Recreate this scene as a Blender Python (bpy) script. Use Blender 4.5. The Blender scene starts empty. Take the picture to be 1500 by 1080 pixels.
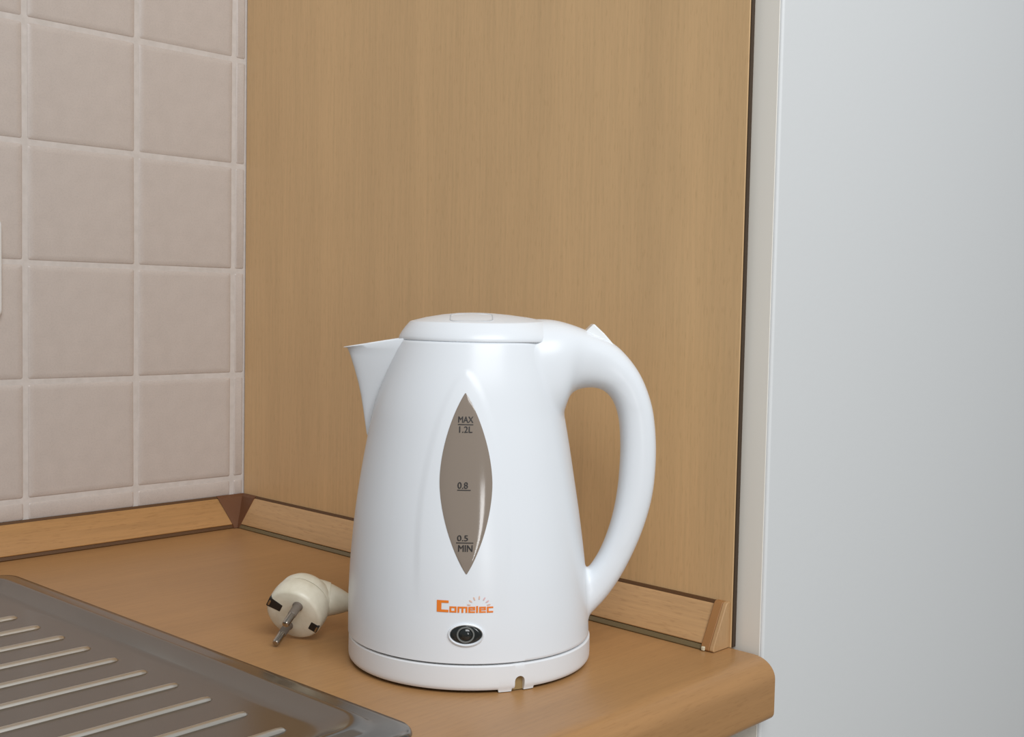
import bpy, bmesh, math, random
from mathutils import Vector, Matrix
random.seed(7)
S = bpy.context.scene
COL = S.collection

# ------------------------------------------------------------------ camera
CAM_POS = Vector((-0.6296, -0.9585, 0.2178))
YAW, PITCH, ROLL, FPX = 0.7610, -0.0546, 0.0199, 1687.5
fw = Vector((math.cos(YAW) * math.cos(PITCH), math.sin(YAW) * math.cos(PITCH), math.sin(PITCH)))
rt = fw.cross(Vector((0, 0, 1))).normalized()
up = rt.cross(fw)
r2 = rt * math.cos(ROLL) + up * math.sin(ROLL)
u2 = -rt * math.sin(ROLL) + up * math.cos(ROLL)
cd = bpy.data.cameras.new('camera')
cd.sensor_fit = 'HORIZONTAL'
cd.sensor_width = 36.0
cd.lens = 36.0 * FPX / 1500.0
cd.clip_start = 0.02
cam = bpy.data.objects.new('camera', cd)
M4 = Matrix.Identity(4)
for i in range(3):
    M4[i][0] = r2[i]; M4[i][1] = u2[i]; M4[i][2] = -fw[i]; M4[i][3] = CAM_POS[i]
cam.matrix_world = M4
COL.objects.link(cam)
S.camera = cam

# ------------------------------------------------------------------ light
S.view_settings.view_transform = 'Standard'
S.view_settings.look = 'None'
S.view_settings.gamma = 1.0
S.view_settings.use_curve_mapping = False
S.view_settings.exposure = 0.0

w = bpy.data.worlds.new('room_light')
S.world = w
w.use_nodes = True
bg = w.node_tree.nodes['Background']
bg.inputs[0].default_value = (0.96, 0.98, 1.0, 1)
bg.inputs[1].default_value = 0.25


def area(name, loc, target, sx, sy, watts, col):
    l = bpy.data.lights.new(name, 'AREA')
    l.shape = 'RECTANGLE'; l.size = sx; l.size_y = sy; l.energy = watts; l.color = col
    o = bpy.data.objects.new(name, l)
    o.location = loc
    o.rotation_euler = (Vector(target) - Vector(loc)).to_track_quat('-Z', 'Y').to_euler()
    COL.objects.link(o)
    return o


area('window_daylight', (-0.72, -1.85, 1.50), (-0.12, -0.25, 0.30), 1.4, 1.0, 35, (0.97, 0.985, 1.0))
area('narrow_window', (-1.55, -3.20, 0.22), (-0.13, -0.45, 0.15), 0.34, 0.75, 9, (0.98, 0.99, 1.0))

# ------------------------------------------------------------------ materials
MATS = {}


def pbsdf(name, col, rough=0.5, metal=0.0, spec=0.5, coat=0.0):
    m = bpy.data.materials.new(name)
    m.use_nodes = True
    b = m.node_tree.nodes['Principled BSDF']
    b.inputs['Base Color'].default_value = (*col, 1)
    b.inputs['Roughness'].default_value = rough
    b.inputs['Metallic'].default_value = metal
    b.inputs['Specular IOR Level'].default_value = spec
    b.inputs['Coat Weight'].default_value = coat
    b.inputs['Coat Roughness'].default_value = 0.08
    MATS[name] = m
    return m, b, m.node_tree


def srgb(r, g, b):
    f = lambda c: (c / 255 / 12.92) if c / 255 <= 0.04045 else ((c / 255 + 0.055) / 1.055) ** 2.4
    return (f(r), f(g), f(b))


def nd(nt, t, **kw):
    n = nt.nodes.new(t)
    for k, v in kw.items():
        setattr(n, k, v)
    return n


def ramp(nt, fac, stops):
    r = nd(nt, 'ShaderNodeValToRGB')
    el = r.color_ramp.elements
    el[0].position, el[0].color = stops[0][0], (*stops[0][1], 1)
    el[1].position, el[1].color = stops[1][0], (*stops[1][1], 1)
    for p, c in stops[2:]:
        e = el.new(p); e.color = (*c, 1)
    nt.links.new(fac, r.inputs[0])
    return r.outputs[0]


def noise(nt, scale3, scale, detail=4, rough=0.55, coord='Object', dist=0.0):
    tc = nd(nt, 'ShaderNodeTexCoord')
    mp = nd(nt, 'ShaderNodeMapping')
    mp.inputs['Scale'].default_value = scale3
    nt.links.new(tc.outputs[coord], mp.inputs[0])
    n = nd(nt, 'ShaderNodeTexNoise')
    n.inputs['Scale'].default_value = scale
    n.inputs['Detail'].default_value = detail
    n.inputs['Roughness'].default_value = rough
    n.inputs['Distortion'].default_value = dist
    nt.links.new(mp.outputs[0], n.inputs['Vector'])
    return n.outputs['Fac']


def mix(nt, a, b, fac, mode='MULTIPLY'):
    m = nd(nt, 'ShaderNodeMix', data_type='RGBA', blend_type=mode)
    if isinstance(fac, float):
        m.inputs[0].default_value = fac
    else:
        nt.links.new(fac, m.inputs[0])
    for sock, v in ((m.inputs[6], a), (m.inputs[7], b)):
        if isinstance(v, tuple):
            sock.default_value = (*v, 1)
        else:
            nt.links.new(v, sock)
    return m.outputs[2]


def wood(name, base, axis, rough=0.42, contrast=1.0, flecks=True):
    """beech-look laminate, grain along axis (0 x, 1 y, 2 z)"""
    m, b, nt = pbsdf(name, base, rough)
    s_long = [1.0, 1.0, 1.0]; s_long[axis] = 0.035
    broad = noise(nt, tuple(s_long), 26, 3, 0.5)
    fine = noise(nt, tuple(s_long), 420, 3, 0.6)
    k = 0.13 * contrast
    c1 = ramp(nt, broad, [(0.3, tuple(c * (1 - k) for c in base)), (0.7, tuple(c * (1 + k * 0.7) for c in base))])
    c2 = ramp(nt, fine, [(0.32, (1 - 0.16 * contrast,) * 3), (0.62, (1, 1, 1))])
    out = mix(nt, c1, c2, 1.0)
    if flecks:
        s2 = [1.0, 1.0, 1.0]; s2[axis] = 0.12
        fl = noise(nt, tuple(s2), 900, 1, 0.4)
        c3 = ramp(nt, fl, [(0.30, (0.80, 0.76, 0.72)), (0.40, (1, 1, 1))])
        out = mix(nt, out, c3, 0.7 * contrast)
    nt.links.new(out, b.inputs['Base Color'])
    bp = nd(nt, 'ShaderNodeBump')
    bp.inputs['Strength'].default_value = 0.05
    bp.inputs['Distance'].default_value = 0.0004
    nt.links.new(fine, bp.inputs['Height'])
    nt.links.new(bp.outputs[0], b.inputs['Normal'])
    return m


WOOD = srgb(217, 181, 133)
wood('panel_wood', WOOD, 2, 0.40, 0.5)
wood('worktop_wood', srgb(175, 132, 86), 0, 0.36, 0.55)
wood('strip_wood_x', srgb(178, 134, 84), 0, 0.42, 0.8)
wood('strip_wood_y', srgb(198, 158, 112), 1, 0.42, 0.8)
wood('cap_wood', srgb(190, 152, 108), 2, 0.45, 0.5)
pbsdf('corner_brown', srgb(104, 66, 40), 0.5)
pbsdf('cap_brown', srgb(158, 112, 66), 0.45)
pbsdf('gap_shade', srgb(62, 46, 30), 0.6)  # shade of the gap beside the panel, as a flat dark colour
pbsdf('gasket', srgb(112, 98, 70), 0.35)
pbsdf('notch_tan', srgb(150, 126, 84), 0.5)  # tan for the added patch inside the stand's notch
pbsdf('gasket_dark', srgb(86, 56, 26), 0.5)
pbsdf('bright_cap', srgb(214, 206, 180), 0.3)

# tile: glazed, slightly mottled beige-grey
m, b, nt = pbsdf('tile_glaze', srgb(182, 168, 158), 0.33, spec=0.4)
n1 = noise(nt, (1, 1, 1), 60, 3, 0.6)
c = ramp(nt, n1, [(0.3, srgb(188, 178, 171)), (0.7, srgb(193, 183, 176))])
n2 = noise(nt, (1, 1, 1), 700, 2, 0.6)
c2 = ramp(nt, n2, [(0.35, (0.93, 0.93, 0.93)), (0.55, (1, 1, 1))])
nt.links.new(mix(nt, c, c2, 0.8), b.inputs['Base Color'])
bp = nd(nt, 'ShaderNodeBump'); bp.inputs['Strength'].default_value = 0.12; bp.inputs['Distance'].default_value = 0.001
nt.links.new(n1, bp.inputs['Height']); nt.links.new(bp.outputs[0], b.inputs['Normal'])
m, b, nt = pbsdf('grout', srgb(206, 196, 190), 0.8)
n1 = noise(nt, (1, 1, 1), 120, 3)
nt.links.new(ramp(nt, n1, [(0.3, srgb(192, 185, 179)), (0.7, srgb(203, 196, 191))]), b.inputs['Base Color'])

pbsdf('plastic_white', srgb(232, 237, 242), 0.27, spec=0.35)
pbsdf('plastic_base', srgb(229, 232, 235), 0.3, spec=0.45)
pbsdf('plastic_switch', srgb(240, 243, 244), 0.18, spec=0.6)
pbsdf('seam_dark', srgb(120, 122, 122), 0.6)
pbsdf('seam_light', srgb(196, 200, 204), 0.4)
pbsdf('print_black', srgb(44, 40, 38), 0.5)
pbsdf('print_orange', srgb(240, 130, 40), 0.45)
pbsdf('print_peach', srgb(232, 196, 178), 0.5)
pbsdf('print_pink', srgb(228, 190, 190), 0.5)
pbsdf('lamp_black', srgb(34, 38, 38), 0.12, spec=0.6)
pbsdf('lamp_grey', srgb(120, 122, 120), 0.2)
m, b, nt = pbsdf('gauge_smoke', srgb(142, 130, 118), 0.10, spec=0.6)
pbsdf('gauge_rear', srgb(120, 110, 100), 0.3)
m, b, nt = pbsdf('plug_plastic', srgb(222, 216, 196), 0.4)
n1 = noise(nt, (1, 1, 1), 90, 3)
nt.links.new(ramp(nt, n1, [(0.35, srgb(212, 205, 184)), (0.7, srgb(228, 223, 205))]), b.inputs['Base Color'])
pbsdf('pin_metal', (0.42, 0.38, 0.33), 0.25, 1.0)
pbsdf('pin_sleeve', srgb(112, 102, 92), 0.45)
pbsdf('hole_black', srgb(30, 24, 20), 0.6)
m, b, nt = pbsdf('steel', (0.28, 0.265, 0.245), 0.22, 1.0)
pbsdf('steel_rib_lit', (0.66, 0.63, 0.57), 0.40, 1.0)  # paler than the sheet: light caught by the ribs put into the colour
m, b, nt = pbsdf('enamel_white', srgb(222, 225, 226), 0.36, spec=0.45)
n1 = noise(nt, (1, 1, 1), 260, 3)
bp = nd(nt, 'ShaderNodeBump'); bp.inputs['Strength'].default_value = 0.08; bp.inputs['Distance'].default_value = 0.001
nt.links.new(n1, bp.inputs['Height']); nt.links.new(bp.outputs[0], b.inputs['Normal'])
pbsdf('enamel_cream', srgb(236, 233, 224), 0.4)
m, b, nt = pbsdf('floor_tile', srgb(176, 166, 152), 0.5)
n1 = noise(nt, (1, 1, 1), 12, 4)
nt.links.new(ramp(nt, n1, [(0.3, srgb(165, 155, 142)), (0.7, srgb(186, 177, 164))]), b.inputs['Base Color'])
pbsdf('cabinet_white', srgb(222, 220, 214), 0.45)
pbsdf('switch_plate', srgb(232, 236, 238), 0.25)


# ------------------------------------------------------------------ helpers
def obj(name, me, mat, parent=None, smooth=True, bevel=0.0, seg=2, angle=35):
    if isinstance(me, bmesh.types.BMesh):
        bm = me
        bmesh.ops.recalc_face_normals(bm, faces=bm.faces)
        me = bpy.data.meshes.new(name)
        bm.to_mesh(me); bm.free()
    o = bpy.data.objects.new(name, me)
    COL.objects.link(o)
    if mat and not me.materials:
        me.materials.append(MATS[mat])
    for p in me.polygons:
        p.use_smooth = smooth
    if bevel:
        b = o.modifiers.new('bevel', 'BEVEL')
        b.width = bevel; b.segments = seg; b.limit_method = 'ANGLE'; b.angle_limit = math.radians(angle)
        b.harden_normals = True
    elif smooth:
        me.set_sharp_from_angle(angle=math.radians(angle))
    if parent:
        o.parent = parent
    return o


def empty(name, loc=(0, 0, 0), rz=0.0):
    o = bpy.data.objects.new(name, None)
    o.empty_display_size = 0.05
    o.location = loc; o.rotation_euler = (0, 0, rz)
    COL.objects.link(o)
    return o


def tag(o, label=None, cat=None, group=None, kind=None):
    if label: o['label'] = label
    if cat: o['category'] = cat
    if group: o['group'] = group
    if kind: o['kind'] = kind
    return o


def bx(bm, x0, x1, y0, y1, z0, z1):
    v = [bm.verts.new((x, y, z)) for x in (x0, x1) for y in (y0, y1) for z in (z0, z1)]
    for f in ((0, 1, 3, 2), (4, 6, 7, 5), (0, 4, 5, 1), (2, 3, 7, 6), (0, 2, 6, 4), (1, 5, 7, 3)):
        bm.faces.new([v[i] for i in f])
    return bm


def box(*a):
    return bx(bmesh.new(), *a)


def loft(bm, rings, closed=True, cap0=True, cap1=True):
    R = [[bm.verts.new(p) for p in r] for r in rings]
    n = len(R[0])
    for a, b2 in zip(R[:-1], R[1:]):
        for i in range(n if closed else n - 1):
            j = (i + 1) % n
            bm.faces.new((a[i], a[j], b2[j], b2[i]))
    if cap0: bm.faces.new(list(reversed(R[0])))
    if cap1: bm.faces.new(R[-1])
    return R


def prism(pts, axis, a, b2):
    """extrude a 2-D outline along axis ('x','y' or 'z') from a to b2"""
    bm = bmesh.new()
    def P(p, t):
        return {'x': (t, p[0], p[1]), 'y': (p[0], t, p[1]), 'z': (p[0], p[1], t)}[axis]
    loft(bm, [[P(p, a) for p in pts], [P(p, b2) for p in pts]])
    return bm


def pchip(xs, ys):
    n = len(xs)
    d = [(ys[i + 1] - ys[i]) / (xs[i + 1] - xs[i]) for i in range(n - 1)]
    m_ = [d[0]] + [0 if d[i - 1] * d[i] <= 0 else 2 * d[i - 1] * d[i] / (d[i - 1] + d[i]) for i in range(1, n - 1)] + [d[-1]]
    def f(x):
        x = min(max(x, xs[0]), xs[-1])
        i = 0
        while i < n - 2 and x > xs[i + 1]: i += 1
        h = xs[i + 1] - xs[i]; t = (x - xs[i]) / h
        return ((1 + 2 * t) * (1 - t) ** 2 * ys[i] + t * (1 - t) ** 2 * h * m_[i] + t * t * (3 - 2 * t) * ys[i + 1] + t * t * (t - 1) * h * m_[i + 1])
    return f


def catmull(pts, k):
    out = []
    n = len(pts)
    for i in range(n - 1):
        p0 = pts[max(i - 1, 0)]; p1 = pts[i]; p2 = pts[i + 1]; p3 = pts[min(i + 2, n - 1)]
        for s in range(k):
            t = s / k
            out.append(tuple(0.5 * (2 * b_ + (c_ - a_) * t + (2 * a_ - 5 * b_ + 4 * c_ - d_) * t * t + (-a_ + 3 * b_ - 3 * c_ + d_) * t ** 3)
                             for a_, b_, c_, d_ in zip(p0, p1, p2, p3)))
    out.append(tuple(pts[-1]))
    return out


def tube(bm, pts, radii, seg=16):
    pts = [Vector(p) for p in pts]
    rings = []
    prev = None
    for i, p in enumerate(pts):
        t = (pts[min(i + 1, len(pts) - 1)] - pts[max(i - 1, 0)]).normalized()
        if prev is None:
            a = t.orthogonal().normalized()
        else:
            a = (prev - t * prev.dot(t)).normalized()
        prev = a
        b_ = t.cross(a)
        r = radii[i] if isinstance(radii, (list, tuple)) else radii
        rings.append([p + (a * math.cos(2 * math.pi * k / seg) + b_ * math.sin(2 * math.pi * k / seg)) * r for k in range(seg)])
    loft(bm, rings)
    return bm


def lathe_axis(bm, prof, org, a, e, seg=48):
    """prof: (dist along a, radius)"""
    org, a, e = Vector(org), Vector(a).normalized(), Vector(e).normalized()
    g = a.cross(e)
    rings = [[org + a * d + (e * math.cos(2 * math.pi * k / seg) + g * math.sin(2 * math.pi * k / seg)) * r for k in range(seg)] for d, r in prof]
    loft(bm, rings)
    return bm


def rrect(x0, x1, y0, y1, r, n=8):
    pts = []
    for cx, cy, a0 in ((x1 - r, y1 - r, 0), (x0 + r, y1 - r, 90), (x0 + r, y0 + r, 180), (x1 - r, y0 + r, 270)):
        for k in range(n + 1):
            t = math.radians(a0 + 90 * k / n)
            pts.append((cx + r * math.cos(t), cy + r * math.sin(t)))
    return pts


# ================================================================== THE SETTING
fl = obj('floor', box(-3.5, 2.5, -5.0, 0.25, -0.95, -0.90), 'floor_tile', smooth=False)
tag(fl, 'pale floor below the kitchen worktop', kind='structure')

# tiled wall: grout bed + single tiles
GX, GZ, P = -0.0134, 0.0457, 0.1
wl = obj('wall_left', box(-0.95, 0.20, 0.0006, 0.09, -0.90, 1.05), 'grout', smooth=False)
tag(wl, 'wall of small beige tiles with pale grout lines', kind='structure')


def tile_mesh(w_, h_, name='tile'):
    bm = bmesh.new()
    t, ch = 0.0012, 0.0016
    rings = []
    pr = ((0, 0.0022), (0, 0.0002), (0.0006, -0.0006), (ch, -t), (ch + 0.004, -t - 0.00025))
    for ins, y in (pr if min(w_, h_) > 0.02 else pr[:4]):
        rings.append([(x, y, z) for x, z in rrect(-w_ / 2 + ins, w_ / 2 - ins, -h_ / 2 + ins, h_ / 2 - ins, 0.0019 - 0.2 * min(ins, 0.002), 3)])
    loft(bm, rings)
    bmesh.ops.recalc_face_normals(bm, faces=bm.faces)
    me = bpy.data.meshes.new(name); bm.to_mesh(me); bm.free()
    me.materials.append(MATS['tile_glaze'])
    return me


GAP = 0.0034
tm_full = tile_mesh(P - GAP, P - GAP)


def put_tile(me, cx, cz):
    o = obj('tile', me, None, wl, angle=60)
    o.location = (cx, 0.0012 + random.uniform(-0.0001, 0.0001), cz)
    o.rotation_euler = (random.uniform(-.004, .004), random.uniform(-.004, .004), random.uniform(-.004, .004))
    return o


for ci in range(5):
    for ri in range(6):
        put_tile(tm_full, GX - P * (ci + 0.5), GZ + P * (ri + 0.5))
hb = GZ - GAP / 2 - 0.0285
tm_low = tile_mesh(P - GAP, hb)
for ci in range(5):
    put_tile(tm_low, GX - P * (ci + 0.5), 0.0285 + hb / 2)
ws = -GX - 0.0010 - GAP / 2
tm_side = tile_mesh(ws, P - GAP)
for ri in range(6):
    put_tile(tm_side, -0.0010 - ws / 2, GZ + P * (ri + 0.5))
put_tile(tile_mesh(ws, hb), -0.0010 - ws / 2, 0.0285 + hb / 2)

# tall white cabinet beside the wooden panel
YF = -0.5585
cb = empty('tall_cabinet', (0.33, -0.27, -0.90))
FX, FY = 0.0056, -0.5785
b_ = obj('cabinet_body', box(FX, 0.66, -0.5500, -0.0025, -0.88, 1.05), 'enamel_white', cb, False)
d_ = obj('door', box(FX + 0.0004, 0.66, FY, -0.5700, -0.86, 1.05), 'enamel_white', cb, True, 0.0020, 4)
e_ = obj('side_lining', box(FX, 0.66, -0.5762, -0.5510, -0.86, 1.05), 'enamel_cream', cb, True, 0.0003, 2)
e_['label'] = 'cream side edge'
p_ = obj('plinth', box(FX + 0.01, 0.65, -0.53, -0.06, -0.90, -0.88), 'cabinet_white', cb, False)
for o in (b_, d_, e_, p_):
    o.matrix_parent_inverse = Matrix.Translation((-0.33, 0.27, 0.90))
tag(cb, 'tall plain white cabinet standing right of the wooden panel', 'cabinet')

# wooden side panel, 3.5 mm board; a dark strip paints the shaded gap beside it
wp = empty('wooden_panel', (0.0, -0.28, 0.0))
o1 = obj('board', box(0.0, 0.0032, YF, -0.0006, 0.0, 1.05), 'panel_wood', wp, True, 0.0005, 2)
o2 = obj('gap_strip', box(0.0006, 0.0042, YF - 0.0009, YF - 0.0002, 0.0005, 1.05), 'gap_shade', wp, False)
for o in (o1, o2):
    o.matrix_parent_inverse = Matrix.Translation((0, 0.28, 0))
o2['label'] = 'dark strip for the shaded gap at the front edge'
tag(wp, 'upright beech-look wooden panel behind the kettle', 'panel')

# worktop with rounded nose
TK = 0.0385
pts = [(-0.0006, 0.0), (-0.575, 0.0)]
NR = 0.0155
for k in range(1, 11):
    t = math.radians(90 - 9 * k)
    pts.append((-0.5915 + NR - NR * math.cos(t), -0.0125 + 0.0125 * math.sin(t)))
for k in range(0, 7):
    t = math.radians(15 * k)
    pts.append((-0.5915 + 0.005 - 0.005 * math.cos(t), -TK + 0.005 - 0.005 * math.sin(t)))
pts += [(-0.0006, -TK)]
wt = obj('worktop', prism(pts, 'x', -1.15, 0.0), 'worktop_wood', None, True, angle=25)
tag(wt, 'wood-look kitchen worktop with rounded front edge under the kettle', 'worktop')

# base cabinet carrying the worktop
bc = empty('base_cabinet', (-0.575, -0.28, -0.90))
parts = [obj('carcass', box(-1.14, -0.003, -0.535, -0.01, -0.80, -TK - 0.001), 'cabinet_white', bc, False),
         obj('plinth', box(-1.13, -0.01, -0.48, -0.05, -0.90, -0.80), 'cabinet_white', bc, False)]
for k in range(2):
    x0 = -1.138 + k * 0.568
    parts.append(obj('door', box(x0, x0 + 0.565, -0.554, -0.536, -0.795, -TK - 0.006), 'cabinet_white', bc, True, 0.002, 2))
for o in parts:
    o.matrix_parent_inverse = Matrix.Translation((0.575, 0.28, 0.90))
tag(bc, 'white base cabinet under the wood-look worktop', 'cabinet')

# ------------------------------------------------------------------ sealing strips
# profile (distance from wall, height)
PROF = [(0.0, 0.0276), (0.0026, 0.0276), (0.0036, 0.0268), (0.0158, 0.0052), (0.0162, 0.0042), (0.0155, 0.0034), (0.0, 0.0034)]
LIPT = [(0.0, 0.0295), (0.0014, 0.0295), (0.0026, 0.0277), (0.0, 0.0277)]
LIPB = [(0.004, 0.0001), (0.0176, 0.0001), (0.0180, 0.0009), (0.0166, 0.0033), (0.004, 0.0033)]


def flip(pr):  # wall at y=0, going towards -y
    return [(-d, z) for d, z in pr]


ts = empty('sealing_strip', (-0.5, -0.008, 0.0))
ps = [obj('strip_face', prism(flip(PROF), 'x', -1.14, -0.0215), 'strip_wood_x', ts, True, 0.0004, 2),
      obj('top_lip', prism(flip(LIPT), 'x', -1.14, -0.0305), 'gasket_dark', ts, False),
      obj('bottom_lip', prism(flip([(d - 0.0012 if d > 0.01 else d, z) for d, z in LIPB]), 'x', -1.14, -0.019), 'gasket_dark', ts, False)]
for o in ps:
    o.matrix_parent_inverse = Matrix.Translation((0.5, 0.008, 0))
tag(ts, 'slanted wooden sealing strip along the foot of the tiled wall', 'trim', 'sealing strips around the worktop')

pn = empty('sealing_strip', (-0.008, -0.3, 0.0))
ps = [obj('strip_face', prism(flip(PROF), 'y', -0.5485, -0.0205), 'strip_wood_y', pn, True, 0.0004, 2),
      obj('top_lip', prism(flip(LIPT), 'y', -0.5485, -0.0225), 'gasket_dark', pn, False),
      obj('bottom_lip', prism(flip(LIPB), 'y', -0.5480, -0.019), 'gasket', pn, False)]
# end cap: brown sleeve, wood-coloured end plate, light nib at the toe
CP = [(0.0, 0.0300), (0.0030, 0.0300), (0.0044, 0.0288), (0.0176, 0.0040), (0.0184, 0.0012), (0.0176, 0.0002), (0.0, 0.0002)]
cp = obj('end_cap', prism(flip(CP), 'y', -0.5540, -0.5478), 'cap_brown', pn, True, 0.0004, 2)
ep = obj('end_plate', prism(flip([(d * 0.985, z) for d, z in CP]), 'y', -0.5572, -0.5540), 'cap_wood', cp, True, 0.0006, 2)
nb = obj('toe_nib', box(-0.0194, -0.0172, -0.5510, -0.5486, 0.0003, 0.0030), 'bright_cap', cp, True, 0.0006, 2)
for o in ps + [cp]:
    o.matrix_parent_inverse = Matrix.Translation((0.008, 0.3, 0))
cp['label'] = 'brown end cap'
tag(pn, 'slanted wooden sealing strip with end cap along the wooden panel', 'trim', 'sealing strips around the worktop')

# brown inner-corner piece
bm = bmesh.new()
def V(*p): return bm.verts.new(p)
A, B, C_ = V(-0.0308, -0.0043, 0.0277), V(-0.0043, -0.0043, 0.0277), V(-0.0043, -0.0236, 0.0277)
A2, B2, C2 = V(-0.0308, -0.0008, 0.0299), V(-0.0008, -0.0008, 0.0299), V(-0.0008, -0.0236, 0.0299)
D, E_, F_ = V(-0.0228, -0.0170, 0.0044), V(-0.0172, -0.0172, 0.0044), V(-0.0170, -0.0212, 0.0044)
D3, E3, F3 = V(-0.0218, -0.0182, 0.0005), V(-0.0184, -0.0184, 0.0005), V(-0.0186, -0.0206, 0.0005)
Z0, Z1, Z2 = V(-0.0008, -0.0008, 0.0005), V(-0.0308, -0.0008, 0.0005), V(-0.0008, -0.0236, 0.0005)
for f in ((A, B, E_, D), (B, C_, F_, E_), (A, A2, B2, B), (B, B2, C2, C_), (D, E_, E3, D3), (E_, F_, F3, E3),
          (A, D, D3, Z1, A2), (C_, C2, Z2, F3, F_), (D3, E3, Z0, Z1), (E3, F3, Z2, Z0), (A2, Z1, Z0, B2), (B2, Z0, Z2, C2)):
    bm.faces.new(f)
co = obj('corner_piece', bm, 'corner_brown', None, False)
tag(co, 'dark brown corner piece joining the two sealing strips', 'trim')

# ------------------------------------------------------------------ steel sink drainer
SA = math.radians(1.6)
SX, SY = -0.2426, -0.5345         # near right corner of the rim
sk = empty('steel_drainer', (SX, SY, 0.0), SA)
X0, X1, Y0, Y1 = -0.62, 0.0, 0.0, 0.466
bm = bmesh.new()
spec = [(0.0000, 0.016, 0.0002), (0.0004, 0.016, 0.0018), (0.0016, 0.015, 0.0030), (0.0060, 0.013, 0.0036), (0.0130, 0.014, 0.0036),
        (0.0150, 0.016, 0.0044), (0.0175, 0.018, 0.0066), (0.0195, 0.019, 0.0072), (0.0215, 0.020, 0.0067), (0.0300, 0.022, 0.0020), (0.0325, 0.024, 0.0010), (0.0360, 0.028, 0.0008)]
loft(bm, [[(x, y, z) for x, y in rrect(X0 + i, X1 - i, Y0 + i, Y1 - i, max(r, 0.004), 10)] for i, r, z in spec], cap0=False)
obj('drainer_sheet', bm, 'steel', sk, True, angle=70)
# ribs: measured right ends, spacing about 32.5 mm
rm = bmesh.new()
RW, RH, RL = 0.0024, 0.0020, 0.50
prof = [(-RW, 0.0), (-RW * 0.75, RH * 0.62), (-RW * 0.3, RH * 0.95), (RW * 0.3, RH * 0.95), (RW * 0.75, RH * 0.62), (RW, 0.0)]
rings = []
for x, s in ((-RL, 0.25), (-RL + 0.002, 0.8), (-RL + 0.006, 1), (-0.005, 1), (-0.0015, 0.8), (0, 0.25)):
    rings.append([(x, p * (0.5 + 0.5 * s), z * s) for p, z in prof])
loft(rm, rings)
bmesh.ops.recalc_face_normals(rm, faces=rm.faces)
rib_me = bpy.data.meshes.new('rib'); rm.to_mesh(rib_me); rm.free(); rib_me.materials.append(MATS['steel_rib_lit'])
for k in range(13):
    wy = -0.1250 - 0.0325 * k + 0.0325
    wx = -0.3060 + 0.0120 * (k / 10.0)
    if k == 0: wx -= 0.002
    v = Matrix.Rotation(-SA, 3, 'Z') @ Vector((wx - SX, wy - SY, 0))
    if v.y < 0.043 or v.y > 0.428: continue
    o = obj('rib', rib_me, None, sk, angle=70)
    o.location = (v.x, v.y, 0.0008)
tag(sk, 'stainless steel sink drainer with raised ribs set into the worktop', 'sink')

# ------------------------------------------------------------------ wall plate at the left edge
pl = empty('wall_plate', (-0.2762, -0.001, 0.24))
bm = bmesh.new()
for_r = []
for ins, y in ((0, 0.001), (0, -0.004), (0.0015, -0.0065), (0.004, -0.0078)):
    for_r.append([(x, y, z) for x, z in rrect(-0.0415 + ins, 0.0415 - ins, -0.0415 + ins, 0.0415 - ins, 0.007 - ins * 0.6, 6)])
loft(bm, for_r)
obj('plate_frame', bm, 'switch_plate', pl, True)
bm = bmesh.new()
loft(bm, [[(x, y, z) for x, z in rrect(-0.029 + i, 0.029 - i, -0.029 + i, 0.029 - i, 0.003, 4)] for i, y in ((0, -0.0070), (0, -0.0092), (0.001, -0.0100))])
obj('rocker', bm, 'switch_plate', pl, True)
tag(pl, 'white wall plate on the tiles, cut off by the left picture edge', 'switch')

# ================================================================== KETTLE
AZ = math.radians(45.476)
KC = (-0.1329, -0.4535)
KR = AZ - math.pi / 2
BASE_TOP = 0.0166
rz_ = pchip([0.0160, .033, .055, .085, .117, .15, .168, .188, .1963], [.0745, .0741, .0729, .0698, .0651, .0592, .0553, .0495, .0467])
cx_ = pchip([0, .055, .12, .15, .175, .1963], [0, -.0017, -.0030, -.0030, -.0015, 0])


def arch(x, z):
    """raised moulding round the gauge"""
    if z > 0.1800 or z < 0.045: return 0.0
    t = (0.1795 - z) / 0.100
    hw = 0.0255 * math.sin(min(t, 1.0) * math.pi / 2) ** 0.62 if t > 0 else 0
    u = abs(x + 0.0048 + 0.0020 * t * 0)
    e = (hw - u) / 0.0050
    s = min(max(e + 0.5, 0), 1); s = s * s * (3 - 2 * s)
    fade = min(max((z - 0.045) / 0.03, 0), 1)
    return 0.0005 * s * fade


def surf(x, z, off=0.0):
    r, c = rz_(z), cx_(z)
    r += arch(x, z) + off
    return (x, -math.sqrt(max(r * r - (x - c) ** 2, 0)), z)


kt = empty('electric_kettle', (KC[0], KC[1], BASE_TOP), KR)
Kinv = Matrix.Translation((0, 0, -BASE_TOP))


def kp(o):
    o.matrix_parent_inverse = Kinv
    return o


def thetas():
    out = []
    t = -180.0
    while t < 180:
        out.append(t); t += 0.6 if -40 <= t < 40 else 3.0
    return [math.radians(a) for a in out]


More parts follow.
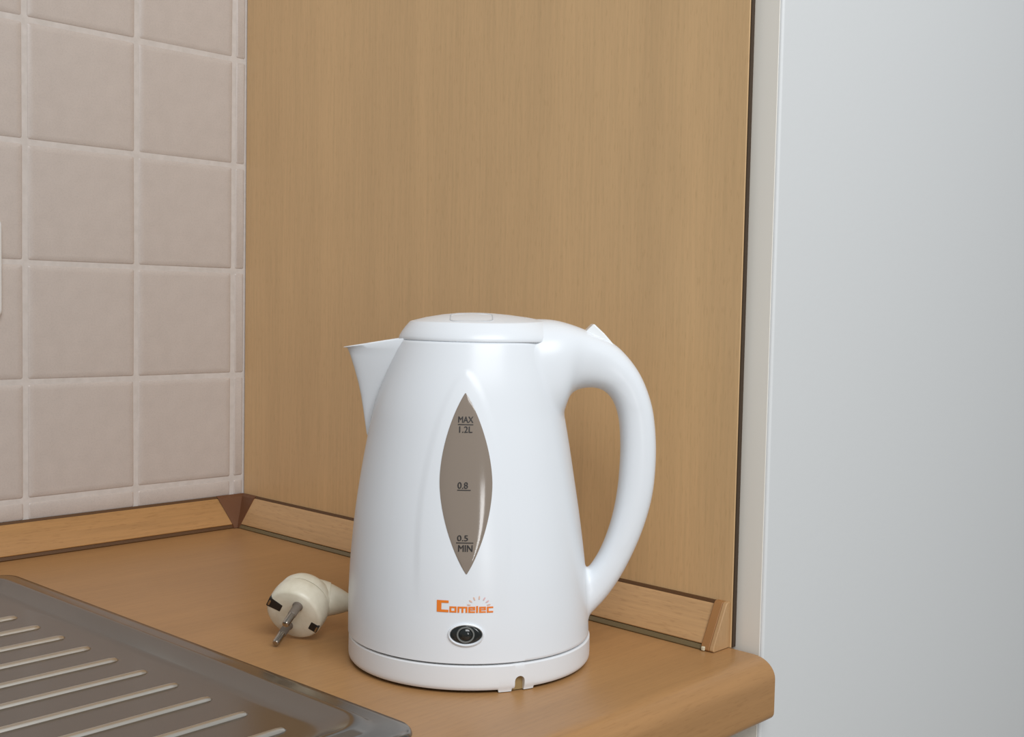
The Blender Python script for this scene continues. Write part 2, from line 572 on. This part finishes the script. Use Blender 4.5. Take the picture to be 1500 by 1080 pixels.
TH = thetas()
bm = bmesh.new()
rings = []
zlist = [0.0174] + [0.0174 + (0.1958 - 0.0174) * k / 150 for k in range(1, 151)]
rings.append([((rz_(.0174) - 0.0022) * math.sin(t), -(rz_(.0174) - 0.0022) * math.cos(t), 0.0168) for t in TH])
rings.append([((rz_(.0174) - 0.0008) * math.sin(t), -(rz_(.0174) - 0.0008) * math.cos(t), 0.0169) for t in TH])
for z in zlist:
    r, c = rz_(z), cx_(z)
    ring = []
    for t in TH:
        x = c + r * math.sin(t)
        rr = r + (arch(x, z) if math.cos(t) > 0.5 else 0)
        ring.append((c + rr * math.sin(t), -rr * math.cos(t), z))
    rings.append(ring)
rings.append([((.0464) * math.sin(t), -(.0464) * math.cos(t), 0.1961) for t in TH])
rings.append([((.0435) * math.sin(t), -(.0435) * math.cos(t), 0.1962) for t in TH])
loft(bm, rings)
body = kp(obj('body', bm, 'plastic_white', kt, True, angle=50))

# spout
sp = [  # z, apex x, half width, root x
    (0.1340, -0.0640, 0.0030, -0.055), (0.1375, -0.0656, 0.0050, -0.053), (0.1450, -0.0667, 0.0085, -0.050), (0.1522, -0.0678, 0.0115, -0.047),
    (0.1610, -0.0693, 0.0145, -0.044), (0.1690, -0.0711, 0.0172, -0.041), (0.1780, -0.0737, 0.0196, -0.038), (0.1857, -0.0762, 0.0212, -0.036), (0.1900, -0.0780, 0.0220, -0.034)]


def spout_ring(z, ax, hw, rx, ins=0.0, lift=0.0):
    pts = []
    n = 20
    for k in range(-n, n + 1):
        s = k / n                      # V with rounded nose
        yy = (hw - ins) * (abs(s) ** 1.0) * (1 if s > 0 else -1)
        a_ = abs(s)
        nose = math.sqrt(a_ * a_ + 0.045) - math.sqrt(0.045)
        nose /= math.sqrt(1.045) - math.sqrt(0.045)
        xx = (ax + ins * 1.6) + (rx - ax) * nose
        # top slopes up from the tip towards the lid
        pts.append((xx, yy, z + lift * (xx - ax) / 0.034))
    return pts


bm = bmesh.new()
rings = [spout_ring(*r) for r in sp]
rings.append(spout_ring(0.1903, -0.0806, 0.0226, -0.034, 0.0, 0.0050))
rings.append(spout_ring(0.1906, -0.0804, 0.0226, -0.034, 0.0004, 0.0058))
rings.append(spout_ring(0.1904, -0.0800, 0.0226, -0.034, 0.0014, 0.0058))
rings.append(spout_ring(0.1860, -0.0765, 0.0214, -0.034, 0.0018, 0.0050))
rings.append(spout_ring(0.1780, -0.0740, 0.0196, -0.034, 0.0020, 0.0030))
loft(bm, rings, closed=False, cap0=False, cap1=True)
kp(obj('spout', bm, 'plastic_white', kt, True, angle=60))

# lid
lp = [(0.0452, 0.1960), (0.0464, 0.1964), (0.0466, 0.1969), (0.0461, 0.1986), (0.0446, 0.2012), (0.0424, 0.2042), (0.0402, 0.2068), (0.0397, 0.2072), (0.0391, 0.2074), (0.0365, 0.2081), (0.0300, 0.2098), (0.0200, 0.2116), (0.0100, 0.2127), (0.0030, 0.2130)]
bm = bmesh.new()
rings = []
for r, z in lp:
    ring = []
    for k in range(96):
        t = 2 * math.pi * k / 96
        c_, s_ = math.cos(t), math.sin(t)
        ext = max(c_, 0) ** 3 * 0.0058 * (r / 0.047) ** 2   # drawn out a little towards the handle
        ring.append((r * c_ + ext, r * s_, z + (0.0020 if z > 0.2 else 0.0014 * (z > 0.1975)) * max(c_, 0) ** 3 * (r / 0.047) ** 2))
    rings.append(ring)
loft(bm, rings)
lid = kp(obj('lid', bm, 'plastic_white', kt, True, angle=50))
# recessed finger catch on the lid: a fine raised frame with a sunk tongue
def lid_z(x, y):
    r = math.hypot(x, y)
    f = pchip([0, .003, .01, .02, .03, .0365, .039], [.2130, .2130, .2127, .2116, .2098, .2081, .2074])
    return f(r)
bm = bmesh.new()
out = rrect(-0.0150, 0.0105, -0.0355, -0.012, 0.005, 6)
inn = rrect(-0.0144, 0.0099, -0.0349, -0.0126, 0.0045, 6)
loft(bm, [[(x, y, lid_z(x, y) - 0.0004) for x, y in out], [(x, y, lid_z(x, y) + 0.00025) for x, y in out],
          [(x, y, lid_z(x, y) + 0.00025) for x, y in inn], [(x, y, lid_z(x, y) - 0.0004) for x, y in inn]], cap0=False, cap1=False)
lt = obj('latch', bm, 'seam_light', lid, True)
bm = bmesh.new()
loft(bm, [[(x, y, lid_z(x, y) - 0.0004) for x, y in inn], [(x, y, lid_z(x, y) + 0.00012) for x, y in inn]])
obj('latch_tongue', bm, 'plastic_white', lid, True)

def body_sdf(p):
    r = math.hypot(p.x - cx_(p.z), p.y) - rz_(p.z)
    return max(r * 0.97, p.z - 0.1958)


# handle: pairs (outer x,z, inner x,z, half width)
hp = [(.030, .2090, .040, .146, .0335), (.046, .2092, .0515, .148, .0300), (.0580, .2068, .0562, .1565, .0258), (.0690, .2030, .0580, .1625, .0205), (.0790, .1990, .0628, .1668, .0175),
      (.0880, .1936, .0697, .1684, .0155), (.0965, .1850, .0770, .1680, .0145), (.1030, .1755, .0830, .1645, .0138), (.1080, .1640, .0876, .1575, .0132), (.1114, .1510, .0904, .1470, .0128),
      (.1133, .1297, .0916, .1294, .0126), (.1120, .1041, .0905, .1060, .0124), (.1062, .0804, .0868, .0850, .0121), (.0962, .0566, .0803, .0665, .0117), (.0857, .0393, .0716, .0525, .0112),
      (.0752, .0275, .0650, .0425, .0108), (.066, .0190, .0580, .0350, .0104)]
bm = bmesh.new()
rings = []
NS = 36
for ox, oz, ix, iz, hw in catmull(hp, 5):
    mx, mz, dx, dz = (ox + ix) / 2, (oz + iz) / 2, (ox - ix) / 2, (oz - iz) / 2
    ring = []
    for k in range(NS):
        t = 2 * math.pi * k / NS
        c_, s_ = math.cos(t), math.sin(t)
        pw = 0.80
        c2_ = math.copysign(abs(c_) ** pw, c_); s2_ = math.copysign(abs(s_) ** pw, s_)
        g_ = 1.02
        ring.append((mx + dx * c2_ * g_, hw * s2_ * g_, mz + dz * c2_ * g_))
    rings.append(ring)
loft(bm, rings)
# grow handle and body together, smooth the joint, then keep only what stands proud of the body
zz = [0.0190 + (0.1950 - 0.0190) * k / 60 for k in range(61)]
loft(bm, [[(cx_(z) + rz_(z) * math.sin(2 * math.pi * k / 120), -rz_(z) * math.cos(2 * math.pi * k / 120), z) for k in range(120)] for z in zz])
bmesh.ops.recalc_face_normals(bm, faces=bm.faces)
tme = bpy.data.meshes.new('t'); bm.to_mesh(tme); bm.free()
tob = bpy.data.objects.new('t', tme); COL.objects.link(tob)
md = tob.modifiers.new('r', 'REMESH'); md.mode = 'VOXEL'; md.voxel_size = 0.0011
md = tob.modifiers.new('s', 'SMOOTH'); md.factor = 0.5; md.iterations = 55
bpy.context.view_layer.update()
hme = bpy.data.meshes.new_from_object(tob.evaluated_get(bpy.context.evaluated_depsgraph_get()))
bpy.data.objects.remove(tob); bpy.data.meshes.remove(tme)
bm = bmesh.new(); bm.from_mesh(hme); bpy.data.meshes.remove(hme)
keep = {v for v in bm.verts if v.co.x > 0.026 and abs(v.co.y) < 0.046 and body_sdf(v.co) > -0.0002 and v.co.z > 0.021}
bmesh.ops.delete(bm, geom=[f for f in bm.faces if not any(v in keep for v in f.verts)], context='FACES')
bmesh.ops.delete(bm, geom=[v for v in bm.verts if not v.link_faces], context='VERTS')

hd = kp(obj('handle', bm, 'plastic_white', kt, True, angle=80))

# switch lever on top of the handle
so = [(0.0660, 0.2010), (0.0684, 0.2038), (0.0722, 0.2076), (0.0730, 0.2074), (0.0790, 0.2019), (0.0852, 0.1950), (0.0800, 0.1920), (0.0700, 0.1960)]
kp(obj('switch_lever', prism(so, 'y', -0.0070, 0.0070), 'plastic_switch', kt, True, 0.0009, 3))

# water gauge (lens outline following the body)
ZB, ZT = 0.0676, 0.1676
def gx(z): return -0.0024 + (z - ZB) / (ZT - ZB) * (-0.0023)
def GH(q): return max(1 - q ** 1.8, 0.0) ** 0.9 + 0.012
def ghw(z):
    t = (z - ZB) / (ZT - ZB)
    return 0.0147 * GH(abs(2 * t - 1.0))
bm = bmesh.new()
NZ, NX = 80, 16
rows = []
for i in range(NZ + 1):
    z = ZB + (ZT - ZB) * i / NZ
    h = max(ghw(z), 0.0003)
    row = []
    for j in range(-NX, NX + 1):
        u = j / NX
        off = 0.0003 * (1 - u ** 6) * min(1, ghw(z) / 0.004) + 0.0002
        row.append(bm.verts.new(surf(gx(z) + h * u, z, off)))
    rows.append(row)
for a, b2 in zip(rows[:-1], rows[1:]):
    for j in range(2 * NX):
        bm.faces.new((a[j], a[j + 1], b2[j + 1], b2[j]))
gauge = kp(obj('water_gauge', bm, 'gauge_smoke', kt, True, angle=80))
gauge['label'] = 'smoky grey almond-shaped water level window'


def wrap(bm, off):
    """cut a flat (x,z) mesh into narrow columns and lay it on the body"""
    xs = [v.co.x for v in bm.verts]
    x = math.floor(min(xs) * 1000) / 1000
    while x < max(xs):
        bmesh.ops.bisect_plane(bm, geom=bm.verts[:] + bm.edges[:] + bm.faces[:], plane_co=(x, 0, 0), plane_no=(1, 0, 0))
        x += 0.001
    for v in bm.verts:
        v.co = Vector(surf(v.co.x, v.co.z, off))
    return bm


def text_bm(txt, x0, x1, z0, z1, bold=0.0):
    cu = bpy.data.curves.new('t', 'FONT')
    cu.body = txt; cu.offset = bold; cu.resolution_u = 3
    to = bpy.data.objects.new('t', cu)
    COL.objects.link(to)
    bpy.context.view_layer.update()
    dg = bpy.context.evaluated_depsgraph_get()
    me = bpy.data.meshes.new_from_object(to.evaluated_get(dg))
    bpy.data.objects.remove(to); bpy.data.curves.remove(cu)
    bm = bmesh.new(); bm.from_mesh(me); bpy.data.meshes.remove(me)
    a = min(v.co.x for v in bm.verts); b2 = max(v.co.x for v in bm.verts)
    c_ = min(v.co.y for v in bm.verts); d2 = max(v.co.y for v in bm.verts)
    for v in bm.verts:
        v.co = Vector((x0 + (v.co.x - a) / (b2 - a) * (x1 - x0), 0, z0 + (v.co.y - c_) / (d2 - c_) * (z1 - z0)))
    return bm


def rects_bm(rs):
    bm = bmesh.new()
    for x0, x1, z0, z1 in rs:
        bm.faces.new([bm.verts.new(p) for p in ((x0, 0, z0), (x1, 0, z0), (x1, 0, z1), (x0, 0, z1))])
    return bm


GO = 0.0007
def mark(name, bm, mat, parent, off):
    if name.endswith('_mark'):      # thicken the lettering a little
        g_ = bmesh.ops.duplicate(bm, geom=bm.verts[:] + bm.edges[:] + bm.faces[:])['geom']
        for v in g_:
            if isinstance(v, bmesh.types.BMVert): v.co.x += 0.00022; v.co.z += 0.00012
    o = obj(name, wrap(bm, off), mat, parent, False)
    return o
for nm, bm in (('max_mark', text_bm('MAX', -.0086, -.0002, .1512, .1546, 0.0)), ('max_volume_mark', text_bm('1.2L', -.0080, -.0006, .1456, .1491, 0.0)),
               ('max_line', rects_bm([(-.0087, .0000, .1499, .1504)])),
               ('middle_mark', text_bm('0.8', -.0083, -.0026, .1146, .1182, 0.0)), ('middle_line', rects_bm([(-.0084, -.0008, .1136, .1141)])),
               ('min_volume_mark', text_bm('0.5', -.0080, -.0020, .0858, .0890, 0.0)), ('min_line', rects_bm([(-.0084, .0012, .0846, .0851)])),
               ('min_mark', text_bm('MIN', -.0073, .0006, .0800, .0836, 0.0))):
    mark(nm, bm, 'print_black', gauge, GO)

# orange logo in block strokes
def letter(ch, x, w_, z, h, s, sz):
    L = {'C': [(0, 0, s, h), (0, 0, w_, sz), (0, h - sz, w_, h)],
         'c': [(0, 0, s, h), (0, 0, w_, sz), (0, h - sz, w_, h)],
         'o': [(0, 0, s, h), (w_ - s, 0, w_, h), (0, 0, w_, sz), (0, h - sz, w_, h)],
         'm': [(0, 0, s, h), (w_ / 2 - s / 2, 0, w_ / 2 + s / 2, h), (w_ - s, 0, w_, h), (0, h - sz, w_, h)],
         'e': [(0, 0, s, h), (0, 0, w_, sz), (0, h - sz, w_, h), (0, h * 0.42, w_, h * 0.62), (w_ - s, h * 0.42, w_, h)],
         'l': [(0, 0, s, h * 1.12)]}[ch]
    return [(x + a, x + c, z + b, z + d) for a, b, c, d in L]
logo = []
logo += letter('C', -.0186, .0066, .0461, .0066, .0026, .0014)
x = -.0115
for ch, w_ in (('o', .0040), ('m', .0056), ('e', .0038), ('l', .0012), ('e', .0038), ('c', .0036)):
    logo += letter(ch, x, w_, .0461, .0034, .0011, .0009); x += w_ + 0.0005
mark('logo_lettering', rects_bm(logo), 'print_orange', body, 0.00025)
for i, deg in enumerate((8, 32, 58, 88, 118, 145, 172)):
    t = math.radians(deg)
    cx0, cz0 = 0.0049, 0.0499
    bm = bmesh.new()
    vs = []
    for k in range(10):
        q = 2 * math.pi * k / 10
        a_, b2 = 0.0011 * math.cos(q), 0.00042 * math.sin(q)
        R0x, R0z = 0.0056, 0.0046
        px = cx0 + R0x * math.cos(t) + a_ * math.cos(t) - b2 * math.sin(t)
        pz = cz0 + R0z * math.sin(t) + a_ * math.sin(t) + b2 * math.cos(t)
        vs.append(bm.verts.new((px, 0, pz)))
    bm.faces.new(vs)
    mark('logo_ray', bm, 'print_pink' if i in (1, 2) else 'print_peach', body, 0.00025)

# indicator lamp: white bezel, black almond, round lens
def ring_patch(cx, cz, rings, seg=48, cap=True):
    """rings: (rx, rz, offset)"""
    bm = bmesh.new()
    loft(bm, [[surf(cx + rx * math.cos(2 * math.pi * k / seg), cz + rzz * math.sin(2 * math.pi * k / seg), off) for k in range(seg)] for rx, rzz, off in rings], cap0=False, cap1=cap)
    return bm
LX, LZ = -0.0020, 0.0340
lamp = kp(obj('indicator_lamp', ring_patch(LX, LZ, [(.0091, .0053, 0.0001), (.0086, .0049, .0005), (.0070, .0040, .0006), (.0040, .0024, .0006), (.001, .0006, .0006)]), 'lamp_black', kt, True, angle=60))
lamp['label'] = 'black almond-shaped indicator lamp'
obj('bezel', ring_patch(LX, LZ - 0.0003, [(.0103, .0066, 0.0000), (.0101, .0064, .0008), (.0095, .0058, .0011), (.0090, .0052, .0003)], cap=False), 'plastic_white', lamp, True)
obj('lens_ring', ring_patch(LX - 0.0002, LZ - 0.0001, [(.0051, .0046, 0.0004), (.0049, .0044, .0012), (.0042, .0038, .0012), (.0040, .0036, .0005)], cap=False), 'lamp_grey', lamp, True)
obj('lens', ring_patch(LX - 0.0002, LZ - 0.0001, [(.0041, .0037, 0.0004), (.0032, .0029, .0012), (.0018, .0016, .0016), (.0004, .0004, .0017)]), 'lamp_black', lamp, True)
tag(kt, 'white plastic electric kettle with spout, handle and water gauge', 'kettle')

# ------------------------------------------------------------------ power base under the kettle
pb = empty('kettle_stand', (KC[0], KC[1], 0.0), KR)
RB = 0.0747
NT = math.asin(0.0289 / RB)
hw_n = 0.0030 / RB


def zbot(t):
    d = (t - NT)
    x = d / hw_n
    if abs(x) <= 1.0:
        return 0.0062 + 0.0028 * math.sqrt(max(1 - x * x, 0))
    if -0.0125 < d * RB < -0.0046: return 0.0004
    if 0.0030 < d * RB < 0.0095: return 0.0006
    return 0.0020


ths = []
t = -180.0
while t < 180:
    ths.append(math.radians(t))
    t += 2.0
fine = [NT + k * 0.0004 / RB for k in range(-36, 30)]
ths = [a for a in ths if not (fine[0] - .01 < a < fine[-1] + .01)] + fine
ths += [NT - hw_n * 1.0001, NT + hw_n * 1.0001, NT - hw_n * 0.9999, NT + hw_n * 0.9999]
ths = sorted(ths)
bm = bmesh.new()
rings = []
ZTOP = 0.0160
wall_dr = pchip([0.0, 0.0020, 0.0030, 0.0046, 0.0070, 0.0152, 0.0160], [-0.0012, -0.0010, -0.0003, 0.0, 0.0, -0.0001, -0.0008])
for f in (0.0, 0.07, 0.15, 0.28, 0.5, 0.8, 0.95, 1.0):
    ring = []
    for a in ths:
        z = zbot(a) + f * (ZTOP - zbot(a))
        ring.append(((RB + wall_dr(z)) * math.sin(a), -(RB + wall_dr(z)) * math.cos(a), z))
    rings.append(ring)
rings.append([((RB - 0.004) * math.sin(a), -(RB - 0.004) * math.cos(a), ZTOP + 0.0002) for a in ths])
inner = [[((RB - 0.0026) * math.sin(a), -(RB - 0.0026) * math.cos(a), zbot(a) + f * (ZTOP - 0.002 - zbot(a))) for a in ths] for f in (1.0, 0.5, 0.0)]
loft(bm, inner + rings, cap0=True, cap1=True)
obj('base_shell', bm, 'plastic_base', pb, True, angle=40)
bm = bmesh.new()
loft(bm, [[(0.068 * math.sin(2 * math.pi * k / 64), -0.068 * math.cos(2 * math.pi * k / 64), z) for k in range(64)] for z in (0.0026, 0.0040)])
obj('bottom_plate', bm, 'plastic_base', pb, False)
for k in range(3):
    a = math.radians(200 + 120 * k)
    bm = bmesh.new()
    loft(bm, [[(0.055 * math.sin(a) + r * math.sin(2 * math.pi * j / 20), -0.055 * math.cos(a) - r * math.cos(2 * math.pi * j / 20), z) for j in range(20)] for r, z in ((0.0050, 0.0000), (0.0055, 0.0006), (0.0055, 0.0028))])
    obj('foot', bm, 'lamp_grey', pb, True)
bm = bmesh.new()
loft(bm, [[(r * math.sin(2 * math.pi * j / 64), -r * math.cos(2 * math.pi * j / 64), z) for j in range(64)] for r, z in ((0.0722, 0.0161), (0.0722, 0.0168))])
obj('seam_ring', bm, 'seam_dark', pb, False)
bm = bmesh.new()
loft(bm, [[(0.0721 * math.sin(NT + q), -0.0721 * math.cos(NT + q), z) for q in (-0.09, -0.045, 0, 0.045, 0.09)] for z in (0.0006, 0.0110)], closed=False, cap0=False, cap1=False)
obj('notch_patch', bm, 'notch_tan', pb, True)  # added patch, hides the dark inside of the stand behind the notch
tag(pb, 'low round white stand with cable notch under the kettle', 'stand')

# ================================================================== PLUG
PF = Vector((-0.1990, -0.3600, 0.0177))
pa = Vector((-0.8123, -0.4196, -0.4050)).normalized()
pe = Vector((0.0636, 0.6267, -0.7767)); pe = (pe - pa * pe.dot(pa)).normalized()
pg = pa.cross(pe)
pg_empty = empty('power_plug', (PF.x, PF.y, 0.0))
Pinv = Matrix.Translation((-PF.x, -PF.y, 0))


def pp(o):
    o.matrix_parent_inverse = Pinv
    return o


bm = bmesh.new()
prof = [(-0.0150, 0.0120), (-0.0150, 0.0170), (-0.0140, 0.0188), (-0.0100, 0.0193), (-0.0030, 0.0190), (-0.0010, 0.0184), (0.0000, 0.0170), (0.0000, 0.0090), (0.0000, 0.0010)]
lathe_axis(bm, prof, PF, pa, pe, 56)
face = pp(obj('plug_body', bm, 'plug_plastic', pg_empty, True, angle=45))
# earth contacts: dark slots with a metal clip
for s in (1, -1):
    bm = bmesh.new()
    c0 = PF + pg * (0.0152 * s)
    u_, v_ = (pe, pg) 
    L = [(-0.0034, -0.0030), (0.0034, -0.0030), (0.0034, 0.0030), (-0.0034, 0.0030)]
    if s < 0: L = [(-0.0042, -0.0034), (0.0042, -0.0034), (0.0030, 0.0066), (-0.0030, 0.0066)]
    loft(bm, [[c0 + u_ * a + v_ * b2 + pa * d for a, b2 in L] for d in (-0.004, 0.0003)])
    sl = obj('earth_slot', bm, 'hole_black', face, True, 0.0006, 2)
    bm = bmesh.new()
    c1 = PF + pg * (0.0172 * s)
    loft(bm, [[c1 + u_ * a + v_ * b2 + pa * d for a, b2 in ((-0.0022, -0.0006), (0.0022, -0.0006), (0.0022, 0.0006), (-0.0022, 0.0006))] for d in (-0.010, 0.0007)])
    obj('earth_clip', bm, 'pin_metal', face, False)
for s in (-1, 1):
    o0 = PF + pe * (0.0095 * s)
    bm = bmesh.new()
    lathe_axis(bm, [(-0.002, 0.0024), (0.0175, 0.0024), (0.0185, 0.0020), (0.0190, 0.0010)], o0, pa, pe, 20)
    pin = pp(obj('pin', bm, 'pin_metal', pg_empty, True))
    bm = bmesh.new()
    lathe_axis(bm, [(-0.001, 0.0034), (0.0010, 0.0034), (0.0016, 0.0027), (0.0090, 0.0027), (0.0094, 0.0024)], o0, pa, pe, 20)
    obj('sleeve', bm, 'pin_sleeve', pin, True)
# angled rear grip towards the right
gd = Vector((0.78, -0.60, -0.17)).normalized()
g0 = PF - pa * 0.0185
bm = bmesh.new()
lathe_axis(bm, [(-0.0152, 0.0180), (-0.0162, 0.0183), (-0.0200, 0.0178), (-0.0235, 0.0160), (-0.0262, 0.0125), (-0.0275, 0.0060), (-0.0277, 0.001)], PF, pa, pe, 56)
rear = pp(obj('rear_cover', bm, 'plug_plastic', pg_empty, True, angle=45))
bm = bmesh.new()
c0 = PF - pa * 0.0195
pts = [c0 + gd * d for d in (-0.002, 0.005, 0.010, 0.0145, 0.0147, 0.016, 0.020, 0.024, 0.028, 0.031)]
tube(bm, pts, [0.0125, 0.0126, 0.0122, 0.0114, 0.0106, 0.0104, 0.0090, 0.0074, 0.0056, 0.0050], 28)
grip = pp(obj('cable_grip', bm, 'plug_plastic', pg_empty, True, angle=35))
e0 = c0 + gd * 0.0300
def kw(x, y, z):   # kettle-local to world
    c_, s_ = math.cos(KR), math.sin(KR)
    return Vector((KC[0] + c_ * x - s_ * y, KC[1] + s_ * x + c_ * y, z))
path = [e0, e0 + gd * 0.010 + Vector((0.005, 0.006, -0.005)), kw(-0.040, 0.098, 0.007), kw(-0.020, 0.118, 0.0036), kw(0.004, 0.118, 0.0036), kw(0.018, 0.104, 0.0036), kw(0.019, 0.088, 0.0042), kw(0.016, 0.0755, 0.0060), kw(0.014, 0.0700, 0.0066)]
path = [tuple(p) for p in path]
full = catmull(path, 8)
cut = 18
bm = bmesh.new()
tube(bm, full[:cut + 1], 0.0033, 14)
pp(obj('cord', bm, 'plug_plastic', pg_empty, True, angle=60))
bm = bmesh.new()
tube(bm, full[cut:], 0.0033, 14)
cord = obj('cord', bm, 'plug_plastic', pb, True, angle=60)
cord.matrix_parent_inverse = Matrix.Rotation(-KR, 4, 'Z') @ Matrix.Translation((-KC[0], -KC[1], 0))
tag(pg_empty, 'off-white two-pin mains plug lying on the worktop left of the kettle', 'plug')
